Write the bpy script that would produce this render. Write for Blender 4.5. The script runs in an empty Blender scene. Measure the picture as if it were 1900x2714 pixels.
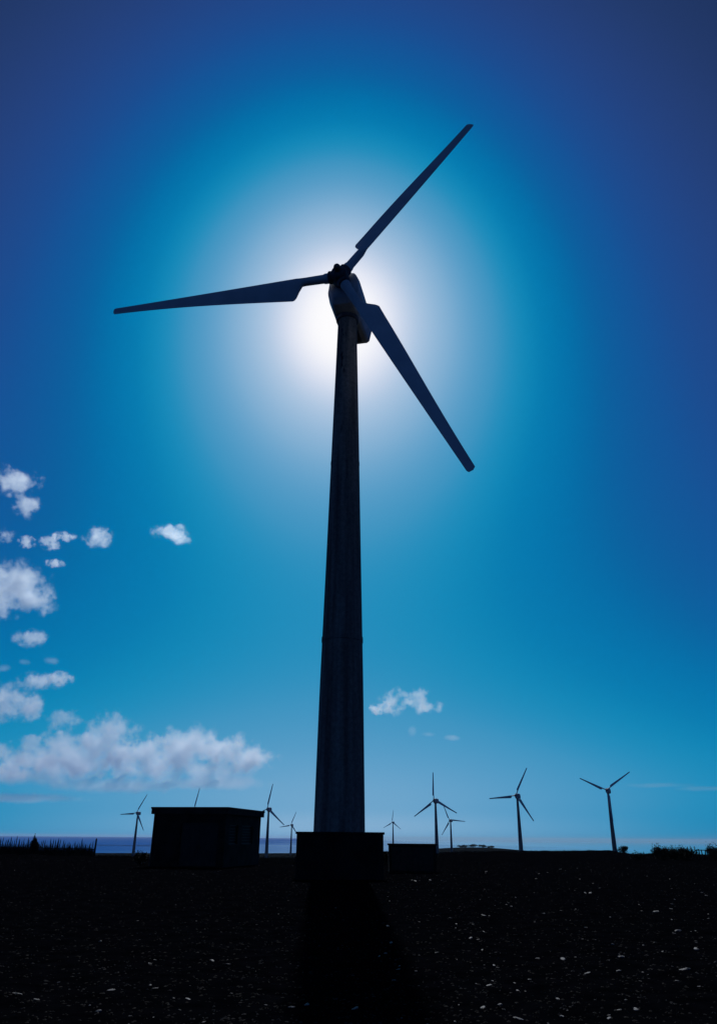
import bpy, bmesh, math, random
from mathutils import Vector, Matrix, Euler, noise

random.seed(7)
R = math.radians
sc = bpy.context.scene
COL = sc.collection

# ------------------------------------------------------------------ camera
EYE = 1.65
cam_d = bpy.data.cameras.new('camera')
cam = bpy.data.objects.new('camera', cam_d)
COL.objects.link(cam)
cam_d.sensor_fit = 'HORIZONTAL'
cam_d.sensor_width = 24.0
cam_d.lens = 24.0 * 1986.0 / 1900.0
cam_d.clip_start = 0.1
cam_d.clip_end = 120000.0
cam.location = (0, 0, EYE)
cam.rotation_euler = (Euler((R(90 + 23.55), 0, 0)).to_matrix() @ Matrix.Rotation(R(0.45), 3, 'Z')).to_euler()
sc.camera = cam

# ------------------------------------------------------------------ sky, sun, exposure
SUN_EL, SUN_AZ = R(39.6), R(-1.69)
EXPOSURE = -1.0
world = bpy.data.worlds.new('World')
sc.world = world
world.use_nodes = True
nt = world.node_tree
bg = nt.nodes['Background']
sky = nt.nodes.new('ShaderNodeTexSky')
sky.sky_type = 'NISHITA'
sky.sun_disc = False
sky.sun_elevation = SUN_EL
sky.sun_rotation = SUN_AZ
sky.altitude = 600
sky.air_density = 0.8
sky.dust_density = 1.5
sky.ozone_density = 6.0
sep = nt.nodes.new('ShaderNodeSeparateColor')
nt.links.new(sky.outputs[0], sep.inputs[0])
add = nt.nodes.new('ShaderNodeMath'); add.operation = 'ADD'
nt.links.new(sep.outputs[0], add.inputs[0]); nt.links.new(sep.outputs[2], add.inputs[1])
half = nt.nodes.new('ShaderNodeMath'); half.operation = 'MULTIPLY'; half.inputs[1].default_value = 0.5
nt.links.new(add.outputs[0], half.inputs[0])
smx = nt.nodes.new('ShaderNodeMath'); smx.operation = 'SMOOTH_MAX'; smx.inputs[2].default_value = 0.6
nt.links.new(half.outputs[0], smx.inputs[0]); nt.links.new(sep.outputs[0], smx.inputs[1])
mul = nt.nodes.new('ShaderNodeMath'); mul.operation = 'MULTIPLY'
mul.inputs[1].default_value = 0.1 / 1.4
nt.links.new(smx.outputs[0], mul.inputs[0])
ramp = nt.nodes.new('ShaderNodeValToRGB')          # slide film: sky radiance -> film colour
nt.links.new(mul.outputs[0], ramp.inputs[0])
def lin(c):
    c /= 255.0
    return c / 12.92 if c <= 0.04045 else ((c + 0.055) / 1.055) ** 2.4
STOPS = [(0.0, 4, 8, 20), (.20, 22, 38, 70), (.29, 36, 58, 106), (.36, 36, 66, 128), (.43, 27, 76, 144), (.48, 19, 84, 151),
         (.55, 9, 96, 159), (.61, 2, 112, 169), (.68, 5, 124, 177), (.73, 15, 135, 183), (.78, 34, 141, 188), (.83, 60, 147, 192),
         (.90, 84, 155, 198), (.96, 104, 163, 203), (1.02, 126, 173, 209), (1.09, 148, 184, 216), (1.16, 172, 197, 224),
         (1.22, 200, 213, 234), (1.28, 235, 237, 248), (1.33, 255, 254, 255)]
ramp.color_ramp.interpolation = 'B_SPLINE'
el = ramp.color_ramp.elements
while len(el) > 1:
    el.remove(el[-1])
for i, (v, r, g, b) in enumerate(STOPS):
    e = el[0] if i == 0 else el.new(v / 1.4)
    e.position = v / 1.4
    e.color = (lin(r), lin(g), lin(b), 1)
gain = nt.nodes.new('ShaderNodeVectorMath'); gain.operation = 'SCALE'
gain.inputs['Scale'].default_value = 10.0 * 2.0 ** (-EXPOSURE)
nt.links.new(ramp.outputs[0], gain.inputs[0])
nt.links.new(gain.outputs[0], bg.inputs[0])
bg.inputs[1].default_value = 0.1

sun_d = bpy.data.lights.new('sun', 'SUN')
sun_d.energy = 3.8
sun_d.angle = R(0.53)
sun_d.color = (1.0, 0.98, 0.955)
sun = bpy.data.objects.new('sun', sun_d)
COL.objects.link(sun)
sdir = Vector((math.sin(SUN_AZ) * math.cos(SUN_EL), math.cos(SUN_AZ) * math.cos(SUN_EL), math.sin(SUN_EL)))
sun.rotation_euler = sdir.to_track_quat('Z', 'Y').to_euler()
sun.location = (0, 0, 60)

vs = sc.view_settings
vs.view_transform = 'Standard'
vs.look = 'None'
vs.exposure = EXPOSURE
vs.gamma = 1.0
vs.use_curve_mapping = False
sc.cycles.max_bounces = 12
sc.cycles.volume_bounces = 10
sc.cycles.use_denoising = True

# ------------------------------------------------------------------ helpers
def new_mat(name):
    m = bpy.data.materials.new(name)
    m.use_nodes = True
    return m, m.node_tree, m.node_tree.nodes['Principled BSDF']

def mat_noise(name, c1, c2, scale=3.0, rough=0.8, bump=0.0, bscale=20.0, detail=6.0, spec=0.3, lo=.35, hi=.65, metallic=0.0):
    m, t, p = new_mat(name)
    tc = t.nodes.new('ShaderNodeTexCoord')
    n = t.nodes.new('ShaderNodeTexNoise')
    n.inputs['Scale'].default_value = scale
    n.inputs['Detail'].default_value = detail
    t.links.new(tc.outputs['Object'], n.inputs['Vector'])
    cr = t.nodes.new('ShaderNodeValToRGB')
    cr.color_ramp.elements[0].position = lo; cr.color_ramp.elements[0].color = (*c1, 1)
    cr.color_ramp.elements[1].position = hi; cr.color_ramp.elements[1].color = (*c2, 1)
    t.links.new(n.outputs[0], cr.inputs[0])
    t.links.new(cr.outputs[0], p.inputs['Base Color'])
    p.inputs['Roughness'].default_value = rough
    p.inputs['Specular IOR Level'].default_value = spec
    p.inputs['Metallic'].default_value = metallic
    if bump:
        n2 = t.nodes.new('ShaderNodeTexNoise')
        n2.inputs['Scale'].default_value = bscale
        n2.inputs['Detail'].default_value = 8
        t.links.new(tc.outputs['Object'], n2.inputs['Vector'])
        b = t.nodes.new('ShaderNodeBump')
        b.inputs['Strength'].default_value = bump
        b.inputs['Distance'].default_value = 0.05
        t.links.new(n2.outputs[0], b.inputs['Height'])
        t.links.new(b.outputs[0], p.inputs['Normal'])
    return m

def link(name, data, parent=None, loc=None, mat=None):
    o = bpy.data.objects.new(name, data)
    COL.objects.link(o)
    if parent is not None:
        o.parent = parent
    if loc is not None:
        o.location = loc
    if mat is not None and data is not None and hasattr(data, 'materials') and len(data.materials) == 0:
        data.materials.append(mat)
    return o

def mesh_from(name, bm, mat=None, smooth=False):
    me = bpy.data.meshes.new(name)
    bmesh.ops.recalc_face_normals(bm, faces=bm.faces)
    bm.to_mesh(me)
    bm.free()
    if smooth:
        for p in me.polygons:
            p.use_smooth = True
    if mat:
        me.materials.append(mat)
    return me

def tag(o, label=None, cat=None, group=None, kind=None):
    if label: o['label'] = label
    if cat: o['category'] = cat
    if group: o['group'] = group
    if kind: o['kind'] = kind
    return o

def box_bm(x0, x1, y0, y1, z0, z1, bevel=0.0):
    bm = bmesh.new()
    vs_ = [bm.verts.new(v) for v in ((x0, y0, z0), (x1, y0, z0), (x1, y1, z0), (x0, y1, z0), (x0, y0, z1), (x1, y0, z1), (x1, y1, z1), (x0, y1, z1))]
    for f in ((0, 3, 2, 1), (4, 5, 6, 7), (0, 1, 5, 4), (1, 2, 6, 5), (2, 3, 7, 6), (3, 0, 4, 7)):
        bm.faces.new([vs_[i] for i in f])
    if bevel:
        bmesh.ops.bevel(bm, geom=bm.edges[:], offset=bevel, segments=2, affect='EDGES', profile=0.6)
    return bm

def rings_bm(rings, cap0=True, cap1=True):
    """loft a list of closed rings (lists of Vectors)"""
    bm = bmesh.new()
    vr = [[bm.verts.new(p) for p in ring] for ring in rings]
    n = len(rings[0])
    for a, b in zip(vr[:-1], vr[1:]):
        for i in range(n):
            bm.faces.new((a[i], a[(i + 1) % n], b[(i + 1) % n], b[i]))
    if cap0: bm.faces.new(vr[0][::-1])
    if cap1: bm.faces.new(vr[-1])
    return bm

def circle(cx, cy, cz, r, n=32):
    return [Vector((cx + r * math.cos(2 * math.pi * i / n), cy + r * math.sin(2 * math.pi * i / n), cz)) for i in range(n)]

def join_bm(dst, src, mtx=None):
    me = bpy.data.meshes.new('tmp')
    src.to_mesh(me); src.free()
    if mtx is not None:
        me.transform(mtx)
    dst.from_mesh(me)
    bpy.data.meshes.remove(me)

def smooth_by_angle(me, deg=40):
    bm = bmesh.new(); bm.from_mesh(me)
    for e in bm.edges:
        e.smooth = not (len(e.link_faces) == 2 and e.calc_face_angle(0) > R(deg))
    for f in bm.faces:
        f.smooth = True
    bm.to_mesh(me); bm.free()

# ------------------------------------------------------------------ materials
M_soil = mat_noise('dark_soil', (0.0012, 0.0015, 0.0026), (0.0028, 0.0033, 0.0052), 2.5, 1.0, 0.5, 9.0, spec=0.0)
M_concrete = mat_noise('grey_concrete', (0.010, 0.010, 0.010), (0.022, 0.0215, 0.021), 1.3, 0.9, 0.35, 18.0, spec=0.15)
M_stone = mat_noise('pale_stone', (0.03, 0.032, 0.036), (0.19, 0.197, 0.21), 2.2, 0.6, 0.3, 40.0, spec=0.5)
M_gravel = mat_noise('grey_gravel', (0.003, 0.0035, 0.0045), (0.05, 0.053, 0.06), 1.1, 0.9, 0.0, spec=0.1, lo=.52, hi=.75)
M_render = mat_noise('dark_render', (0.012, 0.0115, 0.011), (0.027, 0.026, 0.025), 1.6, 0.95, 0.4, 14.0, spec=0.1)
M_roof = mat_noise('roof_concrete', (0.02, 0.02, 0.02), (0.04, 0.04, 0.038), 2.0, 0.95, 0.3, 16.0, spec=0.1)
M_steel = mat_noise('dark_steel_paint', (0.010, 0.012, 0.012), (0.022, 0.024, 0.024), 5.0, 0.6, 0.05, 30.0, spec=0.3)
M_wood = mat_noise('weathered_wood', (0.012, 0.010, 0.008), (0.03, 0.026, 0.02), 6.0, 0.95, 0.2, 40.0, spec=0.1)
M_leaf = mat_noise('dark_leaf', (0.006, 0.010, 0.005), (0.02, 0.03, 0.014), 3.0, 0.85, spec=0.15)
M_bark = mat_noise('bark', (0.012, 0.010, 0.008), (0.03, 0.026, 0.02), 8.0, 0.95, spec=0.1)
M_blade = mat_noise('blade_gelcoat', (0.62, 0.63, 0.66), (0.74, 0.75, 0.78), 0.7, 0.5, spec=0.3)
M_nacelle = mat_noise('nacelle_paint', (0.38, 0.39, 0.41), (0.58, 0.59, 0.62), 1.2, 0.5, spec=0.3)
M_hub = mat_noise('hub_cast_iron', (0.07, 0.07, 0.08), (0.15, 0.15, 0.16), 2.0, 0.6, 0.1, 20.0, spec=0.3)
M_tower_far = mat_noise('white_tower_paint', (0.20, 0.205, 0.215), (0.28, 0.285, 0.295), 0.6, 0.7, spec=0.3)
M_dark = mat_noise('dark_opening', (0.008, 0.008, 0.008), (0.014, 0.014, 0.014), 4.0, 0.8, spec=0.1)

def tower_material():
    m, t, p = new_mat('tower_paint')
    tc = t.nodes.new('ShaderNodeTexCoord')
    n = t.nodes.new('ShaderNodeTexNoise'); n.inputs['Scale'].default_value = 5.5; n.inputs['Detail'].default_value = 9
    n.inputs['Roughness'].default_value = 0.7
    t.links.new(tc.outputs['Object'], n.inputs['Vector'])
    cr = t.nodes.new('ShaderNodeValToRGB')
    cr.color_ramp.elements[0].position = .3; cr.color_ramp.elements[0].color = (0.17, 0.152, 0.128, 1)
    cr.color_ramp.elements[1].position = .72; cr.color_ramp.elements[1].color = (0.36, 0.325, 0.28, 1)
    t.links.new(n.outputs[0], cr.inputs[0])
    # oil streaks running down below the nacelle, on the face towards the rotor
    sepx = t.nodes.new('ShaderNodeSeparateXYZ'); t.links.new(tc.outputs['Object'], sepx.inputs[0])
    mp = t.nodes.new('ShaderNodeMapping'); mp.inputs['Scale'].default_value = (5.0, 5.0, 1.3)
    t.links.new(tc.outputs['Object'], mp.inputs[0])
    n2 = t.nodes.new('ShaderNodeTexNoise'); n2.inputs['Scale'].default_value = 1.0; n2.inputs['Detail'].default_value = 3
    t.links.new(mp.outputs[0], n2.inputs['Vector'])
    st = t.nodes.new('ShaderNodeMapRange'); st.inputs['From Min'].default_value = 0.53; st.inputs['From Max'].default_value = 0.62
    t.links.new(n2.outputs[0], st.inputs[0])
    hm = t.nodes.new('ShaderNodeMapRange'); hm.inputs['From Min'].default_value = 20.0; hm.inputs['From Max'].default_value = 27.0
    t.links.new(sepx.outputs[2], hm.inputs[0])
    ax = t.nodes.new('ShaderNodeMath'); ax.operation = 'ADD'; ax.inputs[1].default_value = 0.10
    t.links.new(sepx.outputs[0], ax.inputs[0])
    ab = t.nodes.new('ShaderNodeMath'); ab.operation = 'ABSOLUTE'; t.links.new(ax.outputs[0], ab.inputs[0])
    wm = t.nodes.new('ShaderNodeMapRange'); wm.inputs['From Min'].default_value = 0.22; wm.inputs['From Max'].default_value = 0.05
    t.links.new(ab.outputs[0], wm.inputs[0])
    a1 = t.nodes.new('ShaderNodeMath'); a1.operation = 'MULTIPLY'; t.links.new(st.outputs[0], a1.inputs[0]); t.links.new(hm.outputs[0], a1.inputs[1])
    a2 = t.nodes.new('ShaderNodeMath'); a2.operation = 'MULTIPLY'; t.links.new(a1.outputs[0], a2.inputs[0]); t.links.new(wm.outputs[0], a2.inputs[1])
    mx = t.nodes.new('ShaderNodeMix'); mx.data_type = 'RGBA'
    t.links.new(a2.outputs[0], mx.inputs['Factor'])
    mx.inputs['B'].default_value = (0.006, 0.006, 0.008, 1)
    mp2 = t.nodes.new('ShaderNodeMapping'); mp2.inputs['Scale'].default_value = (3.2, 3.2, 0.16)
    t.links.new(tc.outputs['Object'], mp2.inputs[0])
    n4 = t.nodes.new('ShaderNodeTexNoise'); n4.inputs['Scale'].default_value = 1.0; n4.inputs['Detail'].default_value = 6
    t.links.new(mp2.outputs[0], n4.inputs['Vector'])
    sm = t.nodes.new('ShaderNodeMapRange'); sm.inputs['From Min'].default_value = .35; sm.inputs['From Max'].default_value = .65
    sm.inputs['To Min'].default_value = .55; sm.inputs['To Max'].default_value = 1.15
    t.links.new(n4.outputs[0], sm.inputs[0])
    vm = t.nodes.new('ShaderNodeVectorMath'); vm.operation = 'SCALE'
    t.links.new(cr.outputs[0], vm.inputs[0]); t.links.new(sm.outputs[0], vm.inputs['Scale'])
    t.links.new(vm.outputs[0], mx.inputs['A'])
    t.links.new(mx.outputs['Result'], p.inputs['Base Color'])
    p.inputs['Roughness'].default_value = 0.75
    p.inputs['Specular IOR Level'].default_value = 0.2
    n3 = t.nodes.new('ShaderNodeTexNoise'); n3.inputs['Scale'].default_value = 14; n3.inputs['Detail'].default_value = 8
    t.links.new(tc.outputs['Object'], n3.inputs['Vector'])
    b = t.nodes.new('ShaderNodeBump'); b.inputs['Strength'].default_value = 0.4; b.inputs['Distance'].default_value = 0.03
    t.links.new(n3.outputs[0], b.inputs['Height']); t.links.new(b.outputs[0], p.inputs['Normal'])
    return m
M_tower = tower_material()

def sea_material():
    """dark water at left; mirror finish added at right, standing in for haze glare"""
    m, t, p = new_mat('sea_water')
    p.inputs['Base Color'].default_value = (0.003, 0.10, 0.46, 1)
    p.inputs['Roughness'].default_value = 0.5
    p.inputs['Specular IOR Level'].default_value = 0.0
    q = t.nodes.new('ShaderNodeBsdfPrincipled')  # mirror layer added so the far water merges with the hazy low sky
    q.inputs['Base Color'].default_value = (0.004, 0.04, 0.12, 1)
    q.inputs['Roughness'].default_value = 0.0
    q.inputs['IOR'].default_value = 1.33
    tc = t.nodes.new('ShaderNodeTexCoord')
    n = t.nodes.new('ShaderNodeTexNoise'); n.inputs['Scale'].default_value = 0.02; n.inputs['Detail'].default_value = 10
    t.links.new(tc.outputs['Object'], n.inputs['Vector'])
    b = t.nodes.new('ShaderNodeBump'); b.inputs['Strength'].default_value = 0.8; b.inputs['Distance'].default_value = 2.0
    t.links.new(n.outputs[0], b.inputs['Height']); t.links.new(b.outputs[0], p.inputs['Normal'])
    sx = t.nodes.new('ShaderNodeSeparateXYZ'); t.links.new(tc.outputs['Object'], sx.inputs[0])
    n2 = t.nodes.new('ShaderNodeTexNoise'); n2.inputs['Scale'].default_value = 0.0006; n2.inputs['Detail'].default_value = 5
    t.links.new(tc.outputs['Object'], n2.inputs['Vector'])
    off = t.nodes.new('ShaderNodeMath'); off.operation = 'MULTIPLY_ADD'; off.inputs[1].default_value = 1500.0
    t.links.new(n2.outputs[0], off.inputs[0]); t.links.new(sx.outputs[0], off.inputs[2])
    fac = t.nodes.new('ShaderNodeMapRange')
    fac.inputs['From Min'].default_value = 100.0; fac.inputs['From Max'].default_value = 1500.0
    fac.inputs['To Min'].default_value = 0.10; fac.inputs['To Max'].default_value = 0.97
    t.links.new(off.outputs[0], fac.inputs[0])
    mx = t.nodes.new('ShaderNodeMixShader')
    t.links.new(fac.outputs[0], mx.inputs[0]); t.links.new(p.outputs[0], mx.inputs[1]); t.links.new(q.outputs[0], mx.inputs[2])
    t.links.new(mx.outputs[0], t.nodes['Material Output'].inputs['Surface'])
    return m
M_sea = sea_material()

# ------------------------------------------------------------------ terrain and sea
EDGE = [(-180, 100), (-60, 110), (-23.4, 100), (-20.5, 93), (-17.5, 88), (-14, 86), (-4.4, 82), (1.9, 87), (5.7, 114), (7.4, 130),
        (12.5, 145), (17.2, 163), (18.1, 138), (18.8, 119), (20, 140), (23.6, 126), (60, 120), (180, 100)]
def interp(tab, x):
    for (a, b), (c, d) in zip(tab[:-1], tab[1:]):
        if a <= x <= c:
            return b + (d - b) * (x - a) / (c - a)
    return tab[-1][1]
BEYOND = [(0, 0), (40, -0.9), (120, -4.5), (260, -9.5), (500, -14), (900, -19), (1500, -26), (2600, -34), (9000, -40)]
SEA_Z = -25.0
def ground_z(x, y):
    r = math.hypot(x, y)
    az = math.degrees(math.atan2(x, y))
    re = interp(EDGE, az)
    z = noise.noise(Vector((x * .06, y * .06, 3.1))) * 0.10 * min(1, r / 20)
    if r > re - 12:
        s = r - (re - 12)
        z += interp(BEYOND, s)
    if r < 160:
        z += (noise.noise(Vector((x * .9, y * .9, 0))) * .035 + noise.noise(Vector((x * 2.7, y * 2.7, 7))) * .022)
        if r > 60:
            z += noise.noise(Vector((x * .35, y * .35, 11))) * .09
    # far low hill on the right
    hx, hy = x - 212.0, y - 1480.0
    z += 9.5 * math.exp(-(hx / 110.0) ** 2 - (hy / 260.0) ** 2)
    hx, hy = x - 320.0, y - 1700.0
    z += 6.0 * math.exp(-(hx / 330.0) ** 2 - (hy / 300.0) ** 2)
    return z

def build_terrain():
    radii = [0.0]
    r = 3.0
    while r < 170: radii.append(r); r *= 1.022
    while r < 5200: radii.append(r); r *= 1.07
    angs = [-180 + 4.0 * i for i in range(31)]            # coarse behind
    a = -60.0
    angs = [x for x in angs if x < -40]
    a = -40.0
    while a < 40: angs.append(a); a += 0.24
    a = 40.0
    while a < 180: angs.append(a); a += 4.0
    verts, faces = [(0, 0, ground_z(0, 0.01))], []
    n = len(angs)
    for r in radii[1:]:
        for a in angs:
            x, y = r * math.sin(R(a)), r * math.cos(R(a))
            verts.append((x, y, ground_z(x, y)))
    for i in range(n):
        faces.append((0, 1 + (i + 1) % n, 1 + i))
    for k in range(len(radii) - 2):
        b0, b1 = 1 + k * n, 1 + (k + 1) * n
        for i in range(n):
            j = (i + 1) % n
            faces.append((b0 + i, b0 + j, b1 + j, b1 + i))
    me = bpy.data.meshes.new('ground')
    me.from_pydata(verts, [], faces)
    me.update()
    for p in me.polygons: p.use_smooth = True
    me.materials.append(M_soil)
    return me
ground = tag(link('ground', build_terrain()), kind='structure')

def disc(name, r, z, mat, n=96):
    bm = bmesh.new()
    c = [bm.verts.new((r * math.cos(2 * math.pi * i / n), r * math.sin(2 * math.pi * i / n), z)) for i in range(n)]
    bm.faces.new(c)
    return mesh_from(name, bm, mat)
sea = tag(link('sea', disc('sea', 45000, SEA_Z, M_sea)), kind='structure')

# ------------------------------------------------------------------ wind turbines
HUB_Y, HUB_Z, TILT = -2.11, 32.88, R(4.1)
ROTOR_R = 15.66

def tower_bm(z0=1.87):
    prof = [(z0, 1.205), (8.4, 1.10), (15.0, 0.945), (22.5, 0.78), (31.25, 0.575)]
    rings = []
    z = z0
    while z < 31.25:
        for (a, ra), (b, rb) in zip(prof[:-1], prof[1:]):
            if a <= z <= b:
                rings.append(circle(0, 0, z, ra + (rb - ra) * (z - a) / (b - a), 48))
                break
        z += 1.2
    rings.append(circle(0, 0, 31.25, 0.575, 48))
    return rings_bm(rings)
def tower_r(z):
    return interp([(-10, 1.4), (1.87, 1.205), (8.4, 1.10), (15.0, 0.945), (22.5, 0.78), (31.25, 0.575)], z)

def ring_joint_bm(z, dr=0.022, h=0.10):
    r = tower_r(z)
    return rings_bm([circle(0, 0, z - h, r - .05, 48), circle(0, 0, z - h, r + dr, 48), circle(0, 0, z + h, r + dr - .004, 48), circle(0, 0, z + h, r - .05, 48)])

def rrect(y, hw_top, hw_mid, hw_bot, z0, z1, rad=0.22):
    """nacelle cross-section (in XZ, at depth y): 20 points, wider in the middle, chamfered"""
    zm = z0 + (z1 - z0) * .38
    pts = [(-hw_bot + rad * .6, z0), (hw_bot - rad * .6, z0), (hw_bot, z0 + rad * .45), (hw_mid - .02, zm - .12), (hw_mid, zm + .1),
           (hw_top + .05, z1 - rad * 1.5), (hw_top, z1 - rad * .8), (hw_top - rad * .5, z1 - rad * .18), (hw_top - rad, z1),
           (-hw_top + rad, z1), (-hw_top + rad * .5, z1 - rad * .18), (-hw_top, z1 - rad * .8), (-hw_top - .05, z1 - rad * 1.5),
           (-hw_mid, zm + .1), (-hw_mid + .02, zm - .12), (-hw_bot, z0 + rad * .45)]
    return [Vector((x, y, z)) for x, z in pts]

def nacelle_bm():
    secs = [(-1.62, .38, .42, .32, 32.30, 33.30), (-1.50, .66, .76, .55, 31.85, 33.60), (-1.25, .80, .96, .70, 31.55, 33.80),
            (-0.6, .86, 1.03, .76, 31.40, 33.90), (0.8, .86, 1.03, .76, 31.36, 33.92), (2.0, .86, 1.03, .82, 31.34, 33.86),
            (2.62, .84, 1.02, .86, 31.33, 33.72), (2.74, .78, .95, .80, 31.40, 33.62)]
    return rings_bm([rrect(*s) for s in secs])

def blade_section(r, chord, thick, twist, le, circ):
    """closed ring of 20 points; X = towards leading edge, Y = downwind, Z = span"""
    pts = []
    n = 20
    for i in range(n):
        a = 2 * math.pi * i / n
        cxp = math.cos(a); syp = math.sin(a)
        xc = 0.5 * (1 + cxp)                      # 1 = leading edge, 0 = trailing edge
        s = 1 - xc
        yt = thick * (1.4845 * math.sqrt(max(s, 0)) - .63 * s - 1.758 * s ** 2 + 1.4215 * s ** 3 - .5075 * s ** 4)
        y = yt * (1 if syp >= 0 else -0.75) if abs(syp) > 1e-6 else 0
        X = le - s * chord
        Xc, Yc = circ * cxp, circ * syp
        pts.append((X, y, Xc, Yc))
    return pts

def blade_bm():
    st = []  # r, w(0 circle,1 airfoil), chord, thick, twist, le, circ radius
    st.append((0.45, 0, .6, .5, 26, .30, .33))
    st.append((0.95, 0, .6, .5, 26, .30, .31))
    st.append((1.05, 0, .6, .5, 26, .30, .27))
    st.append((2.20, 0, .6, .5, 26, .30, .255))
    st.append((2.42, .45, .62, .42, 25, .29, .25))
    st.append((2.62, .85, .95, .38, 24, .29, .25))
    st.append((2.80, 1, 1.26, .36, 22.5, .30, .25))
    st.append((2.92, 1, 1.39, .35, 22, .30, .25))
    st.append((3.05, 1, 1.44, .34, 21, .30, .25))
    for k in range(1, 15):
        f = k / 14
        r = 3.05 + (ROTOR_R - .12 - 3.05) * f
        ch = 1.44 + (0.50 - 1.44) * f ** .92 - .11 * math.sin(math.pi * f) * f
        st.append((r, 1, ch, .33 * (1 - f) * .75 + .05 * ch + .02, 21 * (1 - f) ** 1.6 + 1.0, .30 - .13 * f, .25))
    st.append((ROTOR_R, 1, .26, .02, 1.0, .10, .25))
    rings = []
    for r, w, ch, th, tw, le, cr in st:
        ring = []
        c, s = math.cos(R(tw)), math.sin(R(tw))
        for X, Y, Xc, Yc in blade_section(r, ch, th * .5, tw, le, cr):
            x = Xc * (1 - w) + X * w
            y = Yc * (1 - w) + Y * w
            # twist: leading edge turned towards the wind (-Y)
            xx = c * x + s * y
            yy = -s * x + c * y
            ring.append(Vector((xx, yy + .056 * r, r)))
        rings.append(ring)
    return rings_bm(rings)

def hub_bm():
    bm = bmesh.new()
    # barrel along the shaft (local Y), nose in front
    prof = [(-.95, .05), (-.93, .16), (-.82, .215), (-.62, .225), (-.58, .30), (-.50, .42), (-.36, .50), (.0, .54), (.36, .52), (.48, .44), (.75, .40)]
    rings = [[Vector((r * math.cos(2 * math.pi * i / 28), y, r * math.sin(2 * math.pi * i / 28))) for i in range(28)] for y, r in prof]
    join_bm(bm, rings_bm(rings))
    return bm

def yaw_bm():
    return rings_bm([circle(0, 0, 31.10, .66, 40), circle(0, 0, 31.16, .70, 40), circle(0, 0, 31.34, .70, 40)])

def door_bm():
    # curved steel door in the tower foot, rear side
    r = 1.23
    bm = bmesh.new()
    outer = []
    for k in range(7):
        a = R(90 - 21 + 7 * k)
        outer.append(a)
    grid = [[bm.verts.new((rr * math.cos(a), rr * math.sin(a), z)) for a in outer] for rr, z in ((r - .04, 2.0), (r, 2.0), (r - .03, 3.95), (r - .07, 3.95))]
    for ga, gb in zip(grid[:-1], grid[1:]):
        for i in range(6):
            bm.faces.new((ga[i], ga[i + 1], gb[i + 1], gb[i]))
    return bm

ME = {}
def build_turbine_meshes():
    ME['tower'] = mesh_from('tower', tower_bm(), M_tower); smooth_by_angle(ME['tower'], 50)
    ME['tower_far'] = mesh_from('tower_far', tower_bm(-.5), M_tower_far); smooth_by_angle(ME['tower_far'], 50)
    ME['joint_low'] = mesh_from('joint_ring', ring_joint_bm(11.0, .03, .12), M_tower); smooth_by_angle(ME['joint_low'], 30)
    ME['joint_high'] = mesh_from('joint_ring', ring_joint_bm(21.2, .016, .07), M_tower); smooth_by_angle(ME['joint_high'], 30)
    ME['nacelle'] = mesh_from('nacelle', nacelle_bm(), M_nacelle); smooth_by_angle(ME['nacelle'], 18)
    ME['blade'] = mesh_from('blade', blade_bm(), M_blade); smooth_by_angle(ME['blade'], 60)
    ME['hub'] = mesh_from('hub', hub_bm(), M_hub); smooth_by_angle(ME['hub'], 35)
    ME['yaw'] = mesh_from('yaw_ring', yaw_bm(), M_hub); smooth_by_angle(ME['yaw'], 35)
    ME['hatch'] = mesh_from('underside_hatch', box_bm(-.42, .42, .95, 2.35, 31.22, 31.40, .03), M_hub)
    ME['panel'] = mesh_from('side_vent', box_bm(-.045, .045, -.28, .28, -.16, .16, .02), M_dark)
    ME['mast'] = mesh_from('wind_vane_mast', rings_bm([circle(.2, 2.2, 33.6, .035, 10), circle(.2, 2.2, 34.55, .025, 10)]), M_hub)
    ME['collar'] = mesh_from('blade_collar', rings_bm([circle(0, 0, .36, .36, 28), circle(0, 0, .40, .39, 28), circle(0, 0, .66, .39, 28), circle(0, 0, .70, .35, 28)]), M_hub)
    smooth_by_angle(ME['collar'], 35)
build_turbine_meshes()

def rotor_matrix(phi):
    a = Vector((0, -math.cos(TILT), math.sin(TILT)))
    e1 = Vector((1, 0, 0))
    e2 = a.cross(e1)
    span = e2 * math.cos(phi) + e1 * math.sin(phi)
    lead = -e2 * math.sin(phi) + e1 * math.cos(phi)
    m = Matrix((lead, -a, span)).transposed().to_4x4()
    m.translation = Vector((0, HUB_Y, HUB_Z))
    return m

WIND_YAW = R(-12.4)
def make_turbine(name, loc, phase_deg, label, near=False, yaw=WIND_YAW, group='wind turbines of the wind farm'):
    root = link(name, None, loc=loc)
    root.rotation_euler = (0, 0, yaw)
    root.empty_display_size = 2.0
    tag(root, label, 'wind turbine', group)
    tw = link('tower', ME['tower'] if near else ME['tower_far'], root)
    if near:
        link('joint_ring', ME['joint_low'], tw)
        link('joint_ring', ME['joint_high'], tw)
    nc = link('nacelle', ME['nacelle'], root)
    link('yaw_ring', ME['yaw'], root)
    if near:
        link('underside_hatch', ME['hatch'], nc)
        for sx in (-1, 1):
            v = link('side_vent', ME['panel'], nc, (sx * .985, .9, 32.75))
        link('wind_vane_mast', ME['mast'], nc)
    hb = link('hub', ME['hub'], root)
    hm = rotor_matrix(0)
    hb.matrix_local = hm
    for k in range(3):
        m = rotor_matrix(R(phase_deg + 120 * k))
        b = link('blade', ME['blade'], root)
        b.matrix_local = m
        if near:
            c = link('blade_collar', ME['collar'], hb)
            c.matrix_local = hm.inverted() @ m
    return root

near_t = make_turbine('wind_turbine', (-0.78, 38.0, 0), 32.85, 'huge dark wind turbine on a concrete block, sun glowing behind its hub', near=True)
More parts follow.
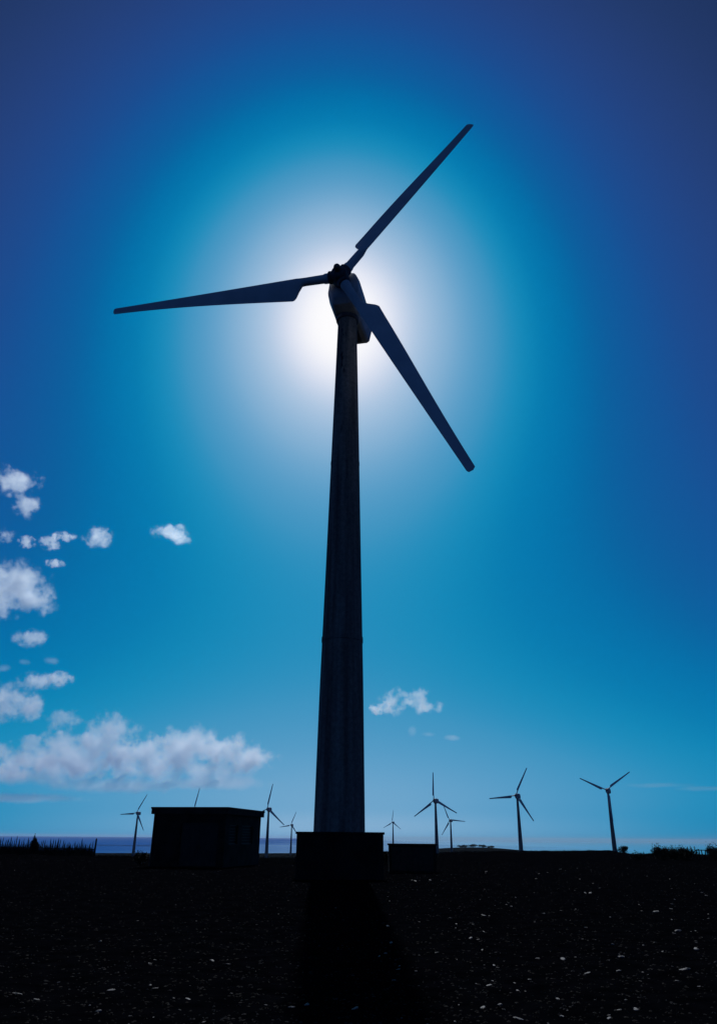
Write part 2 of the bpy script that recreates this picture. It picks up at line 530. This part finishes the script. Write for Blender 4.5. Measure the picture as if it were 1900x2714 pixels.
# plinth under the tower
pl_bm = box_bm(-1.92, 1.92, -1.92, 1.92, -.6, 1.82, .05)
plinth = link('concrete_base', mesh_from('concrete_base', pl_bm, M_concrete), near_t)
plinth.rotation_euler = (0, 0, R(12.4 + 2.5))
plinth.location = (0, 0, 0)
cap = link('coping', mesh_from('coping', box_bm(-1.97, 1.97, -1.97, 1.97, 1.80, 1.90, .02), M_concrete), plinth)

FAR = [  # hub position, phase, label
    ((-176.6, 649.6, 19.05), 26.6, 'small distant wind turbine left of the flat-roofed hut, one blade up right'),
    ((-120.8, 601.6, 20.0), 7.3, 'distant wind turbine hidden behind the hut, only a blade above its roof'),
    ((-57.7, 523.6, 18.7), 8.1, 'distant wind turbine standing at the right-hand wall of the flat-roofed hut'),
    ((-78.6, 982.7, 15.9), 20.6, 'tiny distant wind turbine just left of the big concrete block'),
    ((49.7, 1115.2, 22.1), 3.8, 'tiny distant wind turbine rising behind the low dark cabin'),
    ((45.1, 466.3, 22.2), -3.2, 'distant wind turbine at the right end of the low cabin, one blade straight up'),
    ((89.1, 771.9, 17.95), -26.0, 'small distant wind turbine overlapping the blade of a taller one beside it'),
    ((86.2, 432.3, 23.5), 25.6, 'second wind turbine from the right, one blade leaning up to the right'),
    ((134.7, 429.0, 26.4), 55.1, 'rightmost distant wind turbine with its blades in a Y shape'),
]
for (hx, hy, hz), ph, lab in FAR:
    # the hub sits HUB_Y upwind of the tower
    yw = R(-31) if hx > 0 else R(-20)
    bx = hx - (-HUB_Y) * math.sin(yw)
    by = hy + (-HUB_Y) * math.cos(yw)
    make_turbine('wind_turbine', (bx, by, hz - HUB_Z), ph, lab, yaw=yw)

# ------------------------------------------------------------------ flat-roofed hut
def make_hut():
    root = link('utility_hut', None, loc=(-7.85, 48.9, 0))
    rz = math.atan2(-1.3, 7.4)                      # side wall runs back and to the right
    root.rotation_euler = (0, 0, rz)
    tag(root, 'dark flat-roofed concrete hut left of the big turbine', 'hut')
    W, D, H = 4.55, 7.3, 2.92
    # local: near corner at origin, front wall along -X, side wall along +Y
    wall = bmesh.new()
    t = .22
    # front wall with door opening x -2.75..-0.45, side wall with two openings
    def b(*a): join_bm(wall, box_bm(*a))
    b(-W, -2.80, 0, t, -.5, H); b(-2.80, -.45, 0, t, 2.45, H); b(-.45, 0, 0, t, -.5, H)
    b(-2.80, -.45, 0, t, -.5, .05)
    ys = [(.22, .8), (2.4, 3.3), (5.6, D - .2)]
    for y0, y1 in ys: b(-t, 0, y0, y1, -.5, H)
    for y0, y1 in ((.8, 2.4), (3.3, 5.6)):
        b(-t, 0, y0, y1, -.5, 1.25); b(-t, 0, y0, y1, 2.35, H)
    b(-W, -W + t, t, D - .2, -.5, H)
    b(-W, 0, D - .2, D, -.5, H)
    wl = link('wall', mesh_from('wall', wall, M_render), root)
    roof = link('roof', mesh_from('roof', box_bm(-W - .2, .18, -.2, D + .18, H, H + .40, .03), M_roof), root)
    fl = link('fascia_trim', mesh_from('fascia_trim', box_bm(-W - .23, .21, -.23, D + .21, H + .30, H + .405, .015), M_roof), roof)
    # double steel door
    for x0, x1, hx in ((-2.79, -1.63, -1.72), (-1.62, -.46, -1.53)):
        d = link('door', mesh_from('door', box_bm(x0, x1, .10, .16, .06, 2.44, .008), M_steel), root)
        link('handle', mesh_from('handle', box_bm(hx - .015, hx + .015, .04, .10, 1.0, 1.22, .006), M_steel), d)
        for k in range(6):
            z = .35 + k * .09
            link('louvre', mesh_from('louvre', box_bm(x0 + .2, x1 - .2, .075, .1, z, z + .06), M_steel), d)
    # side windows: frame, glass behind, bars
    for y0, y1 in ((.8, 2.4), (3.3, 5.6)):
        w = link('window', mesh_from('window', box_bm(-.16, -.14, y0, y1, 1.25, 2.35), M_dark), root)
        fr = bmesh.new()
        for a in ((-.18, -.08, y0, y0 + .06, 1.25, 2.35), (-.18, -.08, y1 - .06, y1, 1.25, 2.35), (-.18, -.08, y0 + .06, y1 - .06, 1.25, 1.31), (-.18, -.08, y0 + .06, y1 - .06, 2.29, 2.35)):
            join_bm(fr, box_bm(*a))
        link('frame', mesh_from('frame', fr, M_steel), w)
        n = 6
        for k in range(1, n):
            z = 1.31 + k * .98 / n
            link('slat', mesh_from('slat', box_bm(-.14, -.09, y0 + .06, y1 - .06, z - .02, z + .02), M_steel), w)
        link('sill', mesh_from('sill', box_bm(-.10, .06, y0 - .05, y1 + .05, 1.19, 1.25, .01), M_roof), w)
    link('downpipe', mesh_from('downpipe', rings_bm([circle(-W - .08, .15, -.3, .05, 12), circle(-W - .08, .15, H, .05, 12)]), M_steel), root)
    return root
make_hut()

# ------------------------------------------------------------------ low cabin right of the block
def make_cabin():
    root = link('transformer_cabin', None, loc=(3.03, 44.4, 0))
    root.rotation_euler = (0, 0, R(-1.5))
    tag(root, 'low dark box-shaped cabin just right of the concrete block', 'cabin')
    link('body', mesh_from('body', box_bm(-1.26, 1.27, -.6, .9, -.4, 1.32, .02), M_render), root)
    rf = bmesh.new()
    join_bm(rf, box_bm(-1.32, 1.33, -.68, .98, 1.32, 1.40, .015))
    link('roof', mesh_from('roof', rf, M_roof), root)
    for x0, x1 in ((-1.1, -.02), (0.0, 1.1)):
        d = link('door', mesh_from('door', box_bm(x0, x1, -.63, -.605, .1, 1.22, .006), M_steel), root)
        for k in range(5):
            z = .85 + k * .06
            link('louvre', mesh_from('louvre', box_bm(x0 + .25, x1 - .25, -.645, -.63, z, z + .035), M_steel), d)
    return root
make_cabin()

# ------------------------------------------------------------------ shrubs
def leaf_cloud(rx, ry, rz, n, size, seed, base=0.0, spikes=0.0, cone=0.0):
    rnd = random.Random(seed)
    verts, faces = [], []
    lobes = [(rnd.uniform(-.55, .55) * rx, rnd.uniform(-.5, .5) * ry, rnd.uniform(.35, .75) * rz, rnd.uniform(.35, .6)) for _ in range(7)]
    for i in range(n):
        lx, ly, lz, lr = rnd.choice(lobes)
        v = Vector((rnd.gauss(0, 1), rnd.gauss(0, 1), rnd.gauss(0, 1))).normalized() * (rnd.random() ** .45) * lr
        c = Vector((lx + v.x * rx, ly + v.y * ry, max(.02, lz + v.z * rz * .7))) + Vector((0, 0, base))
        if spikes and rnd.random() < spikes:
            c.z += rnd.random() * rz * .4
        if cone:
            f_ = max(.06, 1 - cone * c.z / rz)
            c.x *= f_; c.y *= f_
        q = Euler((rnd.uniform(0, 6.3), rnd.uniform(0, 6.3), rnd.uniform(0, 6.3))).to_matrix()
        s = size * rnd.uniform(.6, 1.4)
        k = len(verts)
        for p in ((-s, 0, 0), (0, -s * .4, 0), (s, 0, .1 * s), (0, s * .4, 0)):
            verts.append(tuple(c + q @ Vector(p)))
        faces.append((k, k + 1, k + 2, k + 3))
    me = bpy.data.meshes.new('crown')
    me.from_pydata(verts, [], faces)
    me.materials.append(M_leaf)
    return me

def stem_bm(h, r, lean=0.1, n=3, seed=0):
    rnd = random.Random(seed)
    bm = bmesh.new()
    for k in range(n):
        ax, ay = rnd.uniform(-lean, lean), rnd.uniform(-lean, lean)
        rings = [[v + Vector((ax * f * 2, ay * f * 2, 0)) for v in circle(0, 0, -.2 + (h + .2) * f, r * (1 - .7 * f), 7)] for f in (0, .35, .7, 1)]
        join_bm(bm, rings_bm(rings))
    return bm

def shrub(name, x, y, rx, ry, h, label, n=900, size=.07, seed=1, spikes=0.0, group=None, cat='shrub', cone=0.0):
    z = ground_z(x, y)
    root = link(name, None, loc=(x, y, z - .05))
    tag(root, label, cat, group)
    link('crown', leaf_cloud(rx, ry, h, n, size, seed, spikes=spikes, cone=cone), root)
    link('stem', mesh_from('stem', stem_bm(h * .6, .03 + .02 * h, rx * .3, 4, seed), M_bark), root)
    return root

shrub('shrub', 2.1, 60.0, .75, .6, .95, 'small round dark shrub between concrete block and low cabin', 900, .07, 3)
shrub('shrub', -13.6, 52.5, .55, .5, .85, 'small dark shrub at the left corner of the flat-roofed hut', 700, .06, 4)
shrub('shrub', -17.6, 72.0, .7, .5, .7, 'low dark bump of shrub between fence and hut', 600, .07, 15)
shrub('shrub', 38.3, 118.0, 1.1, .8, 1.0, 'lone small dark shrub on the skyline right of the rightmost turbine', 700, .1, 5)
shrub('shrub', 27.9, 75.0, .95, .8, 1.2, 'dense dark shrub at the left end of the right-hand thicket', 1800, .08, 6, .1, group='shrubs at the right edge')
shrub('shrub', 29.6, 76.5, 1.1, .8, 1.1, 'spiky dark shrub in the middle of the right-hand thicket', 1500, .08, 7, .2, group='shrubs at the right edge')
shrub('shrub', 28.9, 76.8, 1.2, .8, .95, 'broad dark shrub filling the gap inside the right-hand thicket', 1500, .08, 16, .15, group='shrubs at the right edge')
shrub('shrub', 30.9, 77.4, 1.3, .8, 1.0, 'ragged dark shrub at the right end of the right-hand thicket', 1500, .08, 17, .2, group='shrubs at the right edge')
shrub('shrub', 26.6, 77.0, 1.2, .7, .6, 'flat low shrub just left of the right-hand thicket', 700, .07, 18, .1, group='shrubs at the right edge')
shrub('shrub', 31.9, 79.0, 1.0, .7, 1.0, 'sparse low shrub behind the railing at the right edge', 500, .08, 8, .2, group='shrubs at the right edge')
shrub('shrub', 33.6, 77.0, .9, .8, 1.3, 'dark shrub cut off by the right edge of the view', 1500, .08, 9, .15, group='shrubs at the right edge')
shrub('shrub', -31.6, 80.4, 1.3, 1.0, 1.55, 'dark pointed shrub rising from the stake fence on the left', 2200, .06, 10, .25, cone=.85)

# trees on the far hill, dark clumps
for k, (x, y, rx, h, lab) in enumerate([(192, 1492, 10, 4.6, 'leftmost dark tree clump on the far low hill'), (210, 1484, 11, 5.8, 'largest dark tree clump on top of the far low hill'),
                                        (228, 1480, 10, 5.0, 'dark tree clump on the right shoulder of the far hill'), (244, 1476, 8, 3.8, 'rightmost little tree clump on the far hill')]):
    z = ground_z(x, y)
    t_ = link('tree', None, loc=(x, y, z - .3))
    tag(t_, lab, 'tree', 'trees on the far hill')
    link('crown', leaf_cloud(rx, rx * .7, h, 900, .7, 40 + k), t_)
    link('trunk', mesh_from('trunk', stem_bm(h * .6, .35, rx * .2, 3, 50 + k), M_bark), t_)

# ------------------------------------------------------------------ stake fence (left) and railing (right)
def stake_mesh(h, r, seed):
    rnd = random.Random(seed)
    n = 6
    lx, ly = rnd.uniform(-.05, .05), rnd.uniform(-.05, .05)
    rings = []
    for f, k in ((0, 1), (.6, .95), (.86, .85), (1, .12)):
        rings.append([v + Vector((lx * f, ly * f, 0)) for v in circle(0, 0, -.3 + (h + .3) * f, r * k, n)])
    return mesh_from('stake', rings_bm(rings), M_wood)

def make_fence():
    root = link('stake_fence', None, loc=(-30.0, 80.0, 0))
    tag(root, 'ragged row of pointed dark stakes along the left skyline', 'fence')
    meshes = [stake_mesh(h, r, i) for i, (h, r) in enumerate(((1.35, .04), (1.5, .045), (1.2, .035), (1.4, .05), (1.1, .04), (1.3, .032)))]
    rnd = random.Random(5)
    x = -37.6
    while x < -25.5:
        y = 80 + rnd.uniform(-.15, .15)
        o = link('stake', rnd.choice(meshes), root, (x + 30.0, y - 80.0, ground_z(x, y)))
        o.rotation_euler = (rnd.uniform(-.05, .05), rnd.uniform(-.09, .09), rnd.uniform(0, 6))
        o.scale = (1, 1, rnd.uniform(.82, 1.12))
        x += rnd.uniform(.10, .24)
    e = link('end_post', mesh_from('end_post', rings_bm([circle(0, 0, -.4, .09, 10), circle(0, 0, 1.52, .08, 10), circle(0, 0, 1.6, .03, 10)]), M_wood), root, (4.65, 0, ground_z(-25.35, 80)))
    for z in (.25, .62):
        verts = []
        rr = []
        for i in range(14):
            xx = -7.7 + i * 12.3 / 13
            zz = ground_z(xx - 30.0, 80.1) + z
            rr.append([Vector((xx, .1 + .03 * math.cos(a), zz + .035 * math.sin(a))) for a in [k * math.pi / 3 for k in range(6)]])
        link('rail', mesh_from('rail', rings_bm(rr), M_wood), root)
    return root
make_fence()

def fence_brush():
    """dry brush woven into the foot of the stake fence: too fine to count"""
    rnd = random.Random(21)
    verts, faces = [], []
    for i in range(7000):
        x = rnd.uniform(-38, -25.6); y = 80.25 + rnd.uniform(-.3, .35)
        z0 = ground_z(x, y) - .05
        h = rnd.uniform(.45, 1.05) * (1.0 if rnd.random() < .96 else 1.35)
        a = rnd.uniform(0, 6.28); w = rnd.uniform(.012, .03)
        lx, ly = rnd.uniform(-.2, .2), rnd.uniform(-.1, .1)
        dx, dy = math.cos(a) * w, math.sin(a) * w
        k = len(verts)
        verts += [(x - dx, y - dy, z0), (x + dx, y + dy, z0), (x + lx, y + ly, z0 + h)]
        faces.append((k, k + 1, k + 2))
    me = bpy.data.meshes.new('brushwood'); me.from_pydata(verts, [], faces); me.materials.append(M_wood)
    return me
tag(link('brushwood', fence_brush()), 'dense dark brush filling the foot of the left stake fence', 'brush', kind='stuff')

def make_railing():
    root = link('paling_fence', None, loc=(31.6, 74.0, 0))
    tag(root, 'short dark paling fence with gaps near the right edge', 'fence')
    me = mesh_from('paling', box_bm(-.045, .045, -.015, .015, -.3, .95, .004), M_wood)
    rnd = random.Random(9)
    for i in range(11):
        x = -.9 + i * .24
        o = link('paling', me, root, (x, 0, ground_z(31.6 + x, 74.0)))
        o.rotation_euler = (0, rnd.uniform(-.06, .06), 0)
        o.scale = (1, 1, rnd.uniform(.92, 1.08))
    for z in (.3, .86):
        link('rail', mesh_from('rail', box_bm(-1.05, 1.65, .018, .06, z, z + .07, .005), M_wood), root, (0, 0, ground_z(31.6, 74)))
    return root
make_railing()

# ------------------------------------------------------------------ stones, gravel, dry grass on the ground
def stone_mesh(seed, flat):
    rnd = random.Random(seed)
    bm = bmesh.new()
    bmesh.ops.create_icosphere(bm, subdivisions=2, radius=1.0)
    off = Vector((seed * 3.7, seed * 1.3, 0))
    for v in bm.verts:
        d = 1 + .35 * noise.noise(v.co * 1.4 + off) + .15 * noise.noise(v.co * 3.1 + off)
        v.co *= d
        v.co.z *= flat
        v.co.y *= .75
    return mesh_from('stone', bm, M_stone)
STONES = [stone_mesh(i + 1, f) for i, f in enumerate((.28, .4, .5, .35, .6, .3, .45, .55))]

def scatter_stones():
    rnd = random.Random(31)
    count = 0
    while count < 285:
        # even over the picture's ground band: sample depression angle
        az = rnd.uniform(-26, 26)
        r = 8.2 * (60 / 8.2) ** (rnd.random() ** 1.35)
        dens = 1.0 if az > 2 else .4
        cl = noise.noise(Vector((az * .22, math.log(r) * 5.0, 4.0)))
        if rnd.random() > dens * (0.5 + 1.1 * cl): continue
        x, y = r * math.sin(R(az)), r * math.cos(R(az))
        s = rnd.choice((.009, .011, .013, .016, .019, .025, .036)) * (1.0 + r / 50.0) * (1.0 if az > 2 else .65)
        o = link('stone', STONES[count % 8], None, (x, y, ground_z(x, y) + s * .12))
        o.scale = (s * rnd.uniform(1.0, 2.0), s, s * .8)
        o.rotation_euler = (rnd.uniform(-.25, .25), rnd.uniform(-.25, .25), rnd.uniform(0, 6.28))
        tag(o, 'small pale stone catching sunlight on the dark foreground ground', 'stone', 'pale stones scattered over the dark ground')
        count += 1
scatter_stones()

def gravel_mesh():
    rnd = random.Random(77)
    verts, faces = [], []
    base = [Vector(p) for p in ((1, 0, 0), (.2, .9, .1), (-.9, .3, 0), (-.4, -.9, .05), (.6, -.7, 0), (.1, .05, .75))]
    fc = [(0, 1, 5), (1, 2, 5), (2, 3, 5), (3, 4, 5), (4, 0, 5)]
    for i in range(12000):
        az = rnd.uniform(-28, 28)
        r = 8.0 * (70 / 8.0) ** (rnd.random() ** 1.1)
        x, y = r * math.sin(R(az)), r * math.cos(R(az))
        z = ground_z(x, y)
        s = rnd.uniform(.006, .022) * (1 + r / 60)
        a = rnd.uniform(0, 6.28); c, sn = math.cos(a), math.sin(a)
        sx, sy, sz = rnd.uniform(.8, 1.5), rnd.uniform(.6, 1.1), rnd.uniform(.4, 1.1)
        k = len(verts)
        for p in base:
            px, py = p.x * sx, p.y * sy
            verts.append((x + s * (c * px - sn * py), y + s * (sn * px + c * py), z + s * p.z * sz))
        faces += [(k + a_, k + b_, k + c_) for a_, b_, c_ in fc]
    me = bpy.data.meshes.new('gravel'); me.from_pydata(verts, [], faces); me.materials.append(M_gravel)
    return me
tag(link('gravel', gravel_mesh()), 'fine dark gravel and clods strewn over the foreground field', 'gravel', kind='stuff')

def grass_mesh():
    rnd = random.Random(55)
    verts, faces = [], []
    for i in range(9000):
        az = rnd.uniform(-27, 27)
        r = interp(EDGE, az) + rnd.uniform(-30, 4)
        cx, cy = r * math.sin(R(az)), r * math.cos(R(az))
        if noise.noise(Vector((cx * .15, cy * .15, 2.0))) < -.05: continue
        for j in range(4):
            x, y = cx + rnd.uniform(-.15, .15), cy + rnd.uniform(-.15, .15)
            z = ground_z(x, y) - .02
            h = rnd.uniform(.06, .24); w = .012
            a = rnd.uniform(0, 6.28)
            k = len(verts)
            verts += [(x - w * math.cos(a), y - w * math.sin(a), z), (x + w * math.cos(a), y + w * math.sin(a), z), (x + rnd.uniform(-.08, .08), y + rnd.uniform(-.08, .08), z + h)]
            faces.append((k, k + 1, k + 2))
    me = bpy.data.meshes.new('dry_grass'); me.from_pydata(verts, [], faces); me.materials.append(M_wood)
    return me
tag(link('dry_grass', grass_mesh()), 'short dark dry grass along the skyline of the field', 'grass', kind='stuff')

# ------------------------------------------------------------------ haze over land and sea
def haze():
    m = bpy.data.materials.new('haze_air')
    m.use_nodes = True
    t = m.node_tree
    t.nodes.remove(t.nodes['Principled BSDF'])
    v = t.nodes.new('ShaderNodeVolumePrincipled')
    v.inputs['Color'].default_value = (.62, .82, 1.0, 1)
    v.inputs['Density'].default_value = 2.2e-5
    v.inputs['Anisotropy'].default_value = 0.3
    t.links.new(v.outputs[0], t.nodes['Material Output'].inputs['Volume'])
    o = link('haze', mesh_from('haze', box_bm(-46500, 46500, -46500, 46500, -60, 62), m))
    tag(o, 'thin pale haze lying over land and sea', 'haze', kind='stuff')
haze()

# ------------------------------------------------------------------ clouds
def cloud_material(name, dens, wisp, nscale, aniso=0.73):
    m = bpy.data.materials.new(name)
    m.use_nodes = True
    t = m.node_tree
    t.nodes.remove(t.nodes['Principled BSDF'])
    out = t.nodes['Material Output']
    vol = t.nodes.new('ShaderNodeVolumePrincipled')
    vol.inputs['Color'].default_value = (.89, .955, 1.0, 1)
    vol.inputs['Anisotropy'].default_value = aniso
    t.links.new(vol.outputs[0], out.inputs['Volume'])
    tc = t.nodes.new('ShaderNodeTexCoord')
    geo = t.nodes.new('ShaderNodeNewGeometry')
    ln = t.nodes.new('ShaderNodeVectorMath'); ln.operation = 'LENGTH'
    t.links.new(tc.outputs['Object'], ln.inputs[0])
    env = t.nodes.new('ShaderNodeMapRange')      # 1 in the heart, 0 at the hull
    env.inputs['From Min'].default_value = 1.0; env.inputs['From Max'].default_value = 0.0
    env.inputs['To Min'].default_value = -.05; env.inputs['To Max'].default_value = 1.0
    t.links.new(ln.outputs['Value'], env.inputs[0])
    n = t.nodes.new('ShaderNodeTexNoise')
    n.inputs['Scale'].default_value = nscale; n.inputs['Detail'].default_value = 6; n.inputs['Roughness'].default_value = .68
    t.links.new(geo.outputs['Position'], n.inputs['Vector'])
    a = t.nodes.new('ShaderNodeMath'); a.operation = 'SUBTRACT'; a.inputs[1].default_value = .5
    t.links.new(n.outputs[0], a.inputs[0])
    b = t.nodes.new('ShaderNodeMath'); b.operation = 'MULTIPLY_ADD'; b.inputs[1].default_value = wisp
    t.links.new(a.outputs[0], b.inputs[0]); t.links.new(env.outputs[0], b.inputs[2])
    c = t.nodes.new('ShaderNodeMapRange')
    c.inputs['From Min'].default_value = .36; c.inputs['From Max'].default_value = .74
    c.inputs['To Min'].default_value = 0; c.inputs['To Max'].default_value = dens
    t.links.new(b.outputs[0], c.inputs[0])
    edge = t.nodes.new('ShaderNodeMapRange')
    edge.inputs['From Min'].default_value = 1.0; edge.inputs['From Max'].default_value = .8
    t.links.new(ln.outputs['Value'], edge.inputs[0])
    d = t.nodes.new('ShaderNodeMath'); d.operation = 'MULTIPLY'
    t.links.new(c.outputs[0], d.inputs[0]); t.links.new(edge.outputs[0], d.inputs[1])
    t.links.new(d.outputs[0], vol.inputs['Density'])
    m.cycles.volume_step_rate = 0.35
    return m
M_cloud = cloud_material('cloud_dense', .017, 3.3, .014)
M_scrap = cloud_material('cloud_scrap', .03, 5.0, .035)
M_veil = cloud_material('cloud_veil', .006, 1.6, .012)
M_wisp = cloud_material('cloud_wispy', .018, 3.6, .022)

bm = bmesh.new()
bmesh.ops.create_icosphere(bm, subdivisions=3, radius=1.0)
PUFF = mesh_from('puff', bm, M_cloud)
PUFF_S = PUFF.copy(); PUFF_S.materials.clear(); PUFF_S.materials.append(M_scrap)
PUFF_T = PUFF.copy(); PUFF_T.materials.clear(); PUFF_T.materials.append(cloud_material('cloud_streak', .0016, 1.6, .012))
PUFF_V = PUFF.copy(); PUFF_V.materials.clear(); PUFF_V.materials.append(M_veil)
PUFF_W = PUFF.copy(); PUFF_W.materials.clear(); PUFF_W.materials.append(M_wisp)

def cloud(label, puffs, group='fair-weather clouds'):
    """puffs: (x, z, width, height[, wispy]) in metres on the plane 3 km away"""
    cx = sum(p[0] for p in puffs) / len(puffs); cz = sum(p[1] for p in puffs) / len(puffs)
    root = link('cloud', None, loc=(cx, 3000, cz))
    tag(root, label, 'cloud', group)
    for i, p in enumerate(puffs):
        x, z, w, h = p[:4]
        o = link('puff', (PUFF if len(p) < 5 else PUFF_V if p[4] == 2 else PUFF_T if p[4] == 3 else (PUFF_S if w < 75 else PUFF_W)), root, (x - cx, (i % 3 - 1) * 20.0, z - cz))
        k = 1.75 if (len(p) > 4 and w < 75) else 1.5
        o.scale = (w / 2 * k, min(max(w, h) * .42, 120.0) * k, h / 2 * k)
    return root

cloud('ragged white cloud highest up at the left edge', [(-1521, 1439, 190, 95), (-1452, 1331, 105, 110)])
cloud('cloud scrap at the left edge below the highest cloud', [(-1511, 1177, 80, 58, 1)])
cloud('first tiny cloud puff of the row of scraps on the left', [(-1410, 1149, 52, 40, 1)])
cloud('second tiny cloud puff of the row of scraps on the left', [(-1309, 1149, 62, 50, 1)])
cloud('thin flat cloud scrap in the row on the left', [(-1255, 1176, 70, 26, 1)])
cloud('rounder cloud scrap at the right end of the row', [(-1113, 1171, 105, 86, 1)])
cloud('faint flat scrap of cloud under the row of scraps', [(-1276, 1053, 60, 22, 1)])
cloud('lone small oval cloud left of the turbine tower', [(-800, 1195, 130, 60, 1), (-755, 1178, 90, 50)])
cloud('big bright white cloud cut off by the left edge', [(-1430, 950, 240, 180), (-1340, 890, 150, 110), (-1500, 900, 180, 140)])
cloud('faint shred of cloud right of the slanted small cloud', [(-1215, 640, 60, 26, 2)])
cloud('faint shred of cloud at the left edge above the wispy torn cloud', [(-1400, 610, 60, 30, 2), (-1340, 640, 50, 24, 2)])
cloud('slanted small cloud under the big bright cloud', [(-1317, 733, 115, 60, 1)])
cloud('wispy torn cloud above the flat-topped cloud on the left', [(-1260, 560, 150, 60, 1), (-1180, 575, 70, 40, 1)])
cloud('flat-topped cloud at the left edge', [(-1360, 475, 190, 130), (-1285, 460, 100, 95)])
cloud('small white puff above the low cloud bank', [(-1134, 411, 125, 80)])
cloud('small puff left of the low cloud bank', [(-1245, 324, 85, 80)])
cloud('low cloud puff at the left edge beside the bank', [(-1352, 298, 100, 80)])
cloud('torn left end of the low cloud bank', [(-1230, 262, 230, 80, 1), (-1120, 245, 200, 80), (-1340, 225, 200, 60, 1)])
cloud('upright billow in the middle of the low cloud bank', [(-1095, 295, 220, 150), (-950, 340, 190, 190), (-895, 265, 150, 150), (-1010, 255, 220, 90, 1)])
cloud('long low white cloud bank above the hut', [(-780, 285, 220, 140), (-640, 312, 270, 150), (-500, 295, 230, 130), (-395, 275, 180, 85), (-720, 232, 280, 90, 2), (-540, 235, 340, 80, 2)])
cloud('thin grey cloud veil low over the sea on the left', [(-1230, 205, 520, 70, 2), (-900, 175, 620, 60, 2), (-560, 190, 520, 60, 2), (-1250, 130, 560, 40, 2)])
cloud('long faint cloud streak beside the rightmost distant turbine', [(1130, 192, 300, 20, 3), (1330, 183, 320, 18, 3)])
cloud('left of two small white clouds right of the tower', [(150, 492, 105, 90, 1), (100, 470, 70, 36, 1), (75, 466, 45, 26, 1)])
cloud('right of two small white clouds right of the tower', [(245, 498, 90, 90, 1), (290, 475, 90, 40, 1)])
cloud('tiny upright wisp under the two small clouds', [(213, 382, 36, 40, 2)])
cloud('tiny flat wisp right of the upright wisp', [(276, 369, 60, 24, 2)])
cloud('faintest long wisp right of the tower', [(367, 358, 80, 24, 2)])
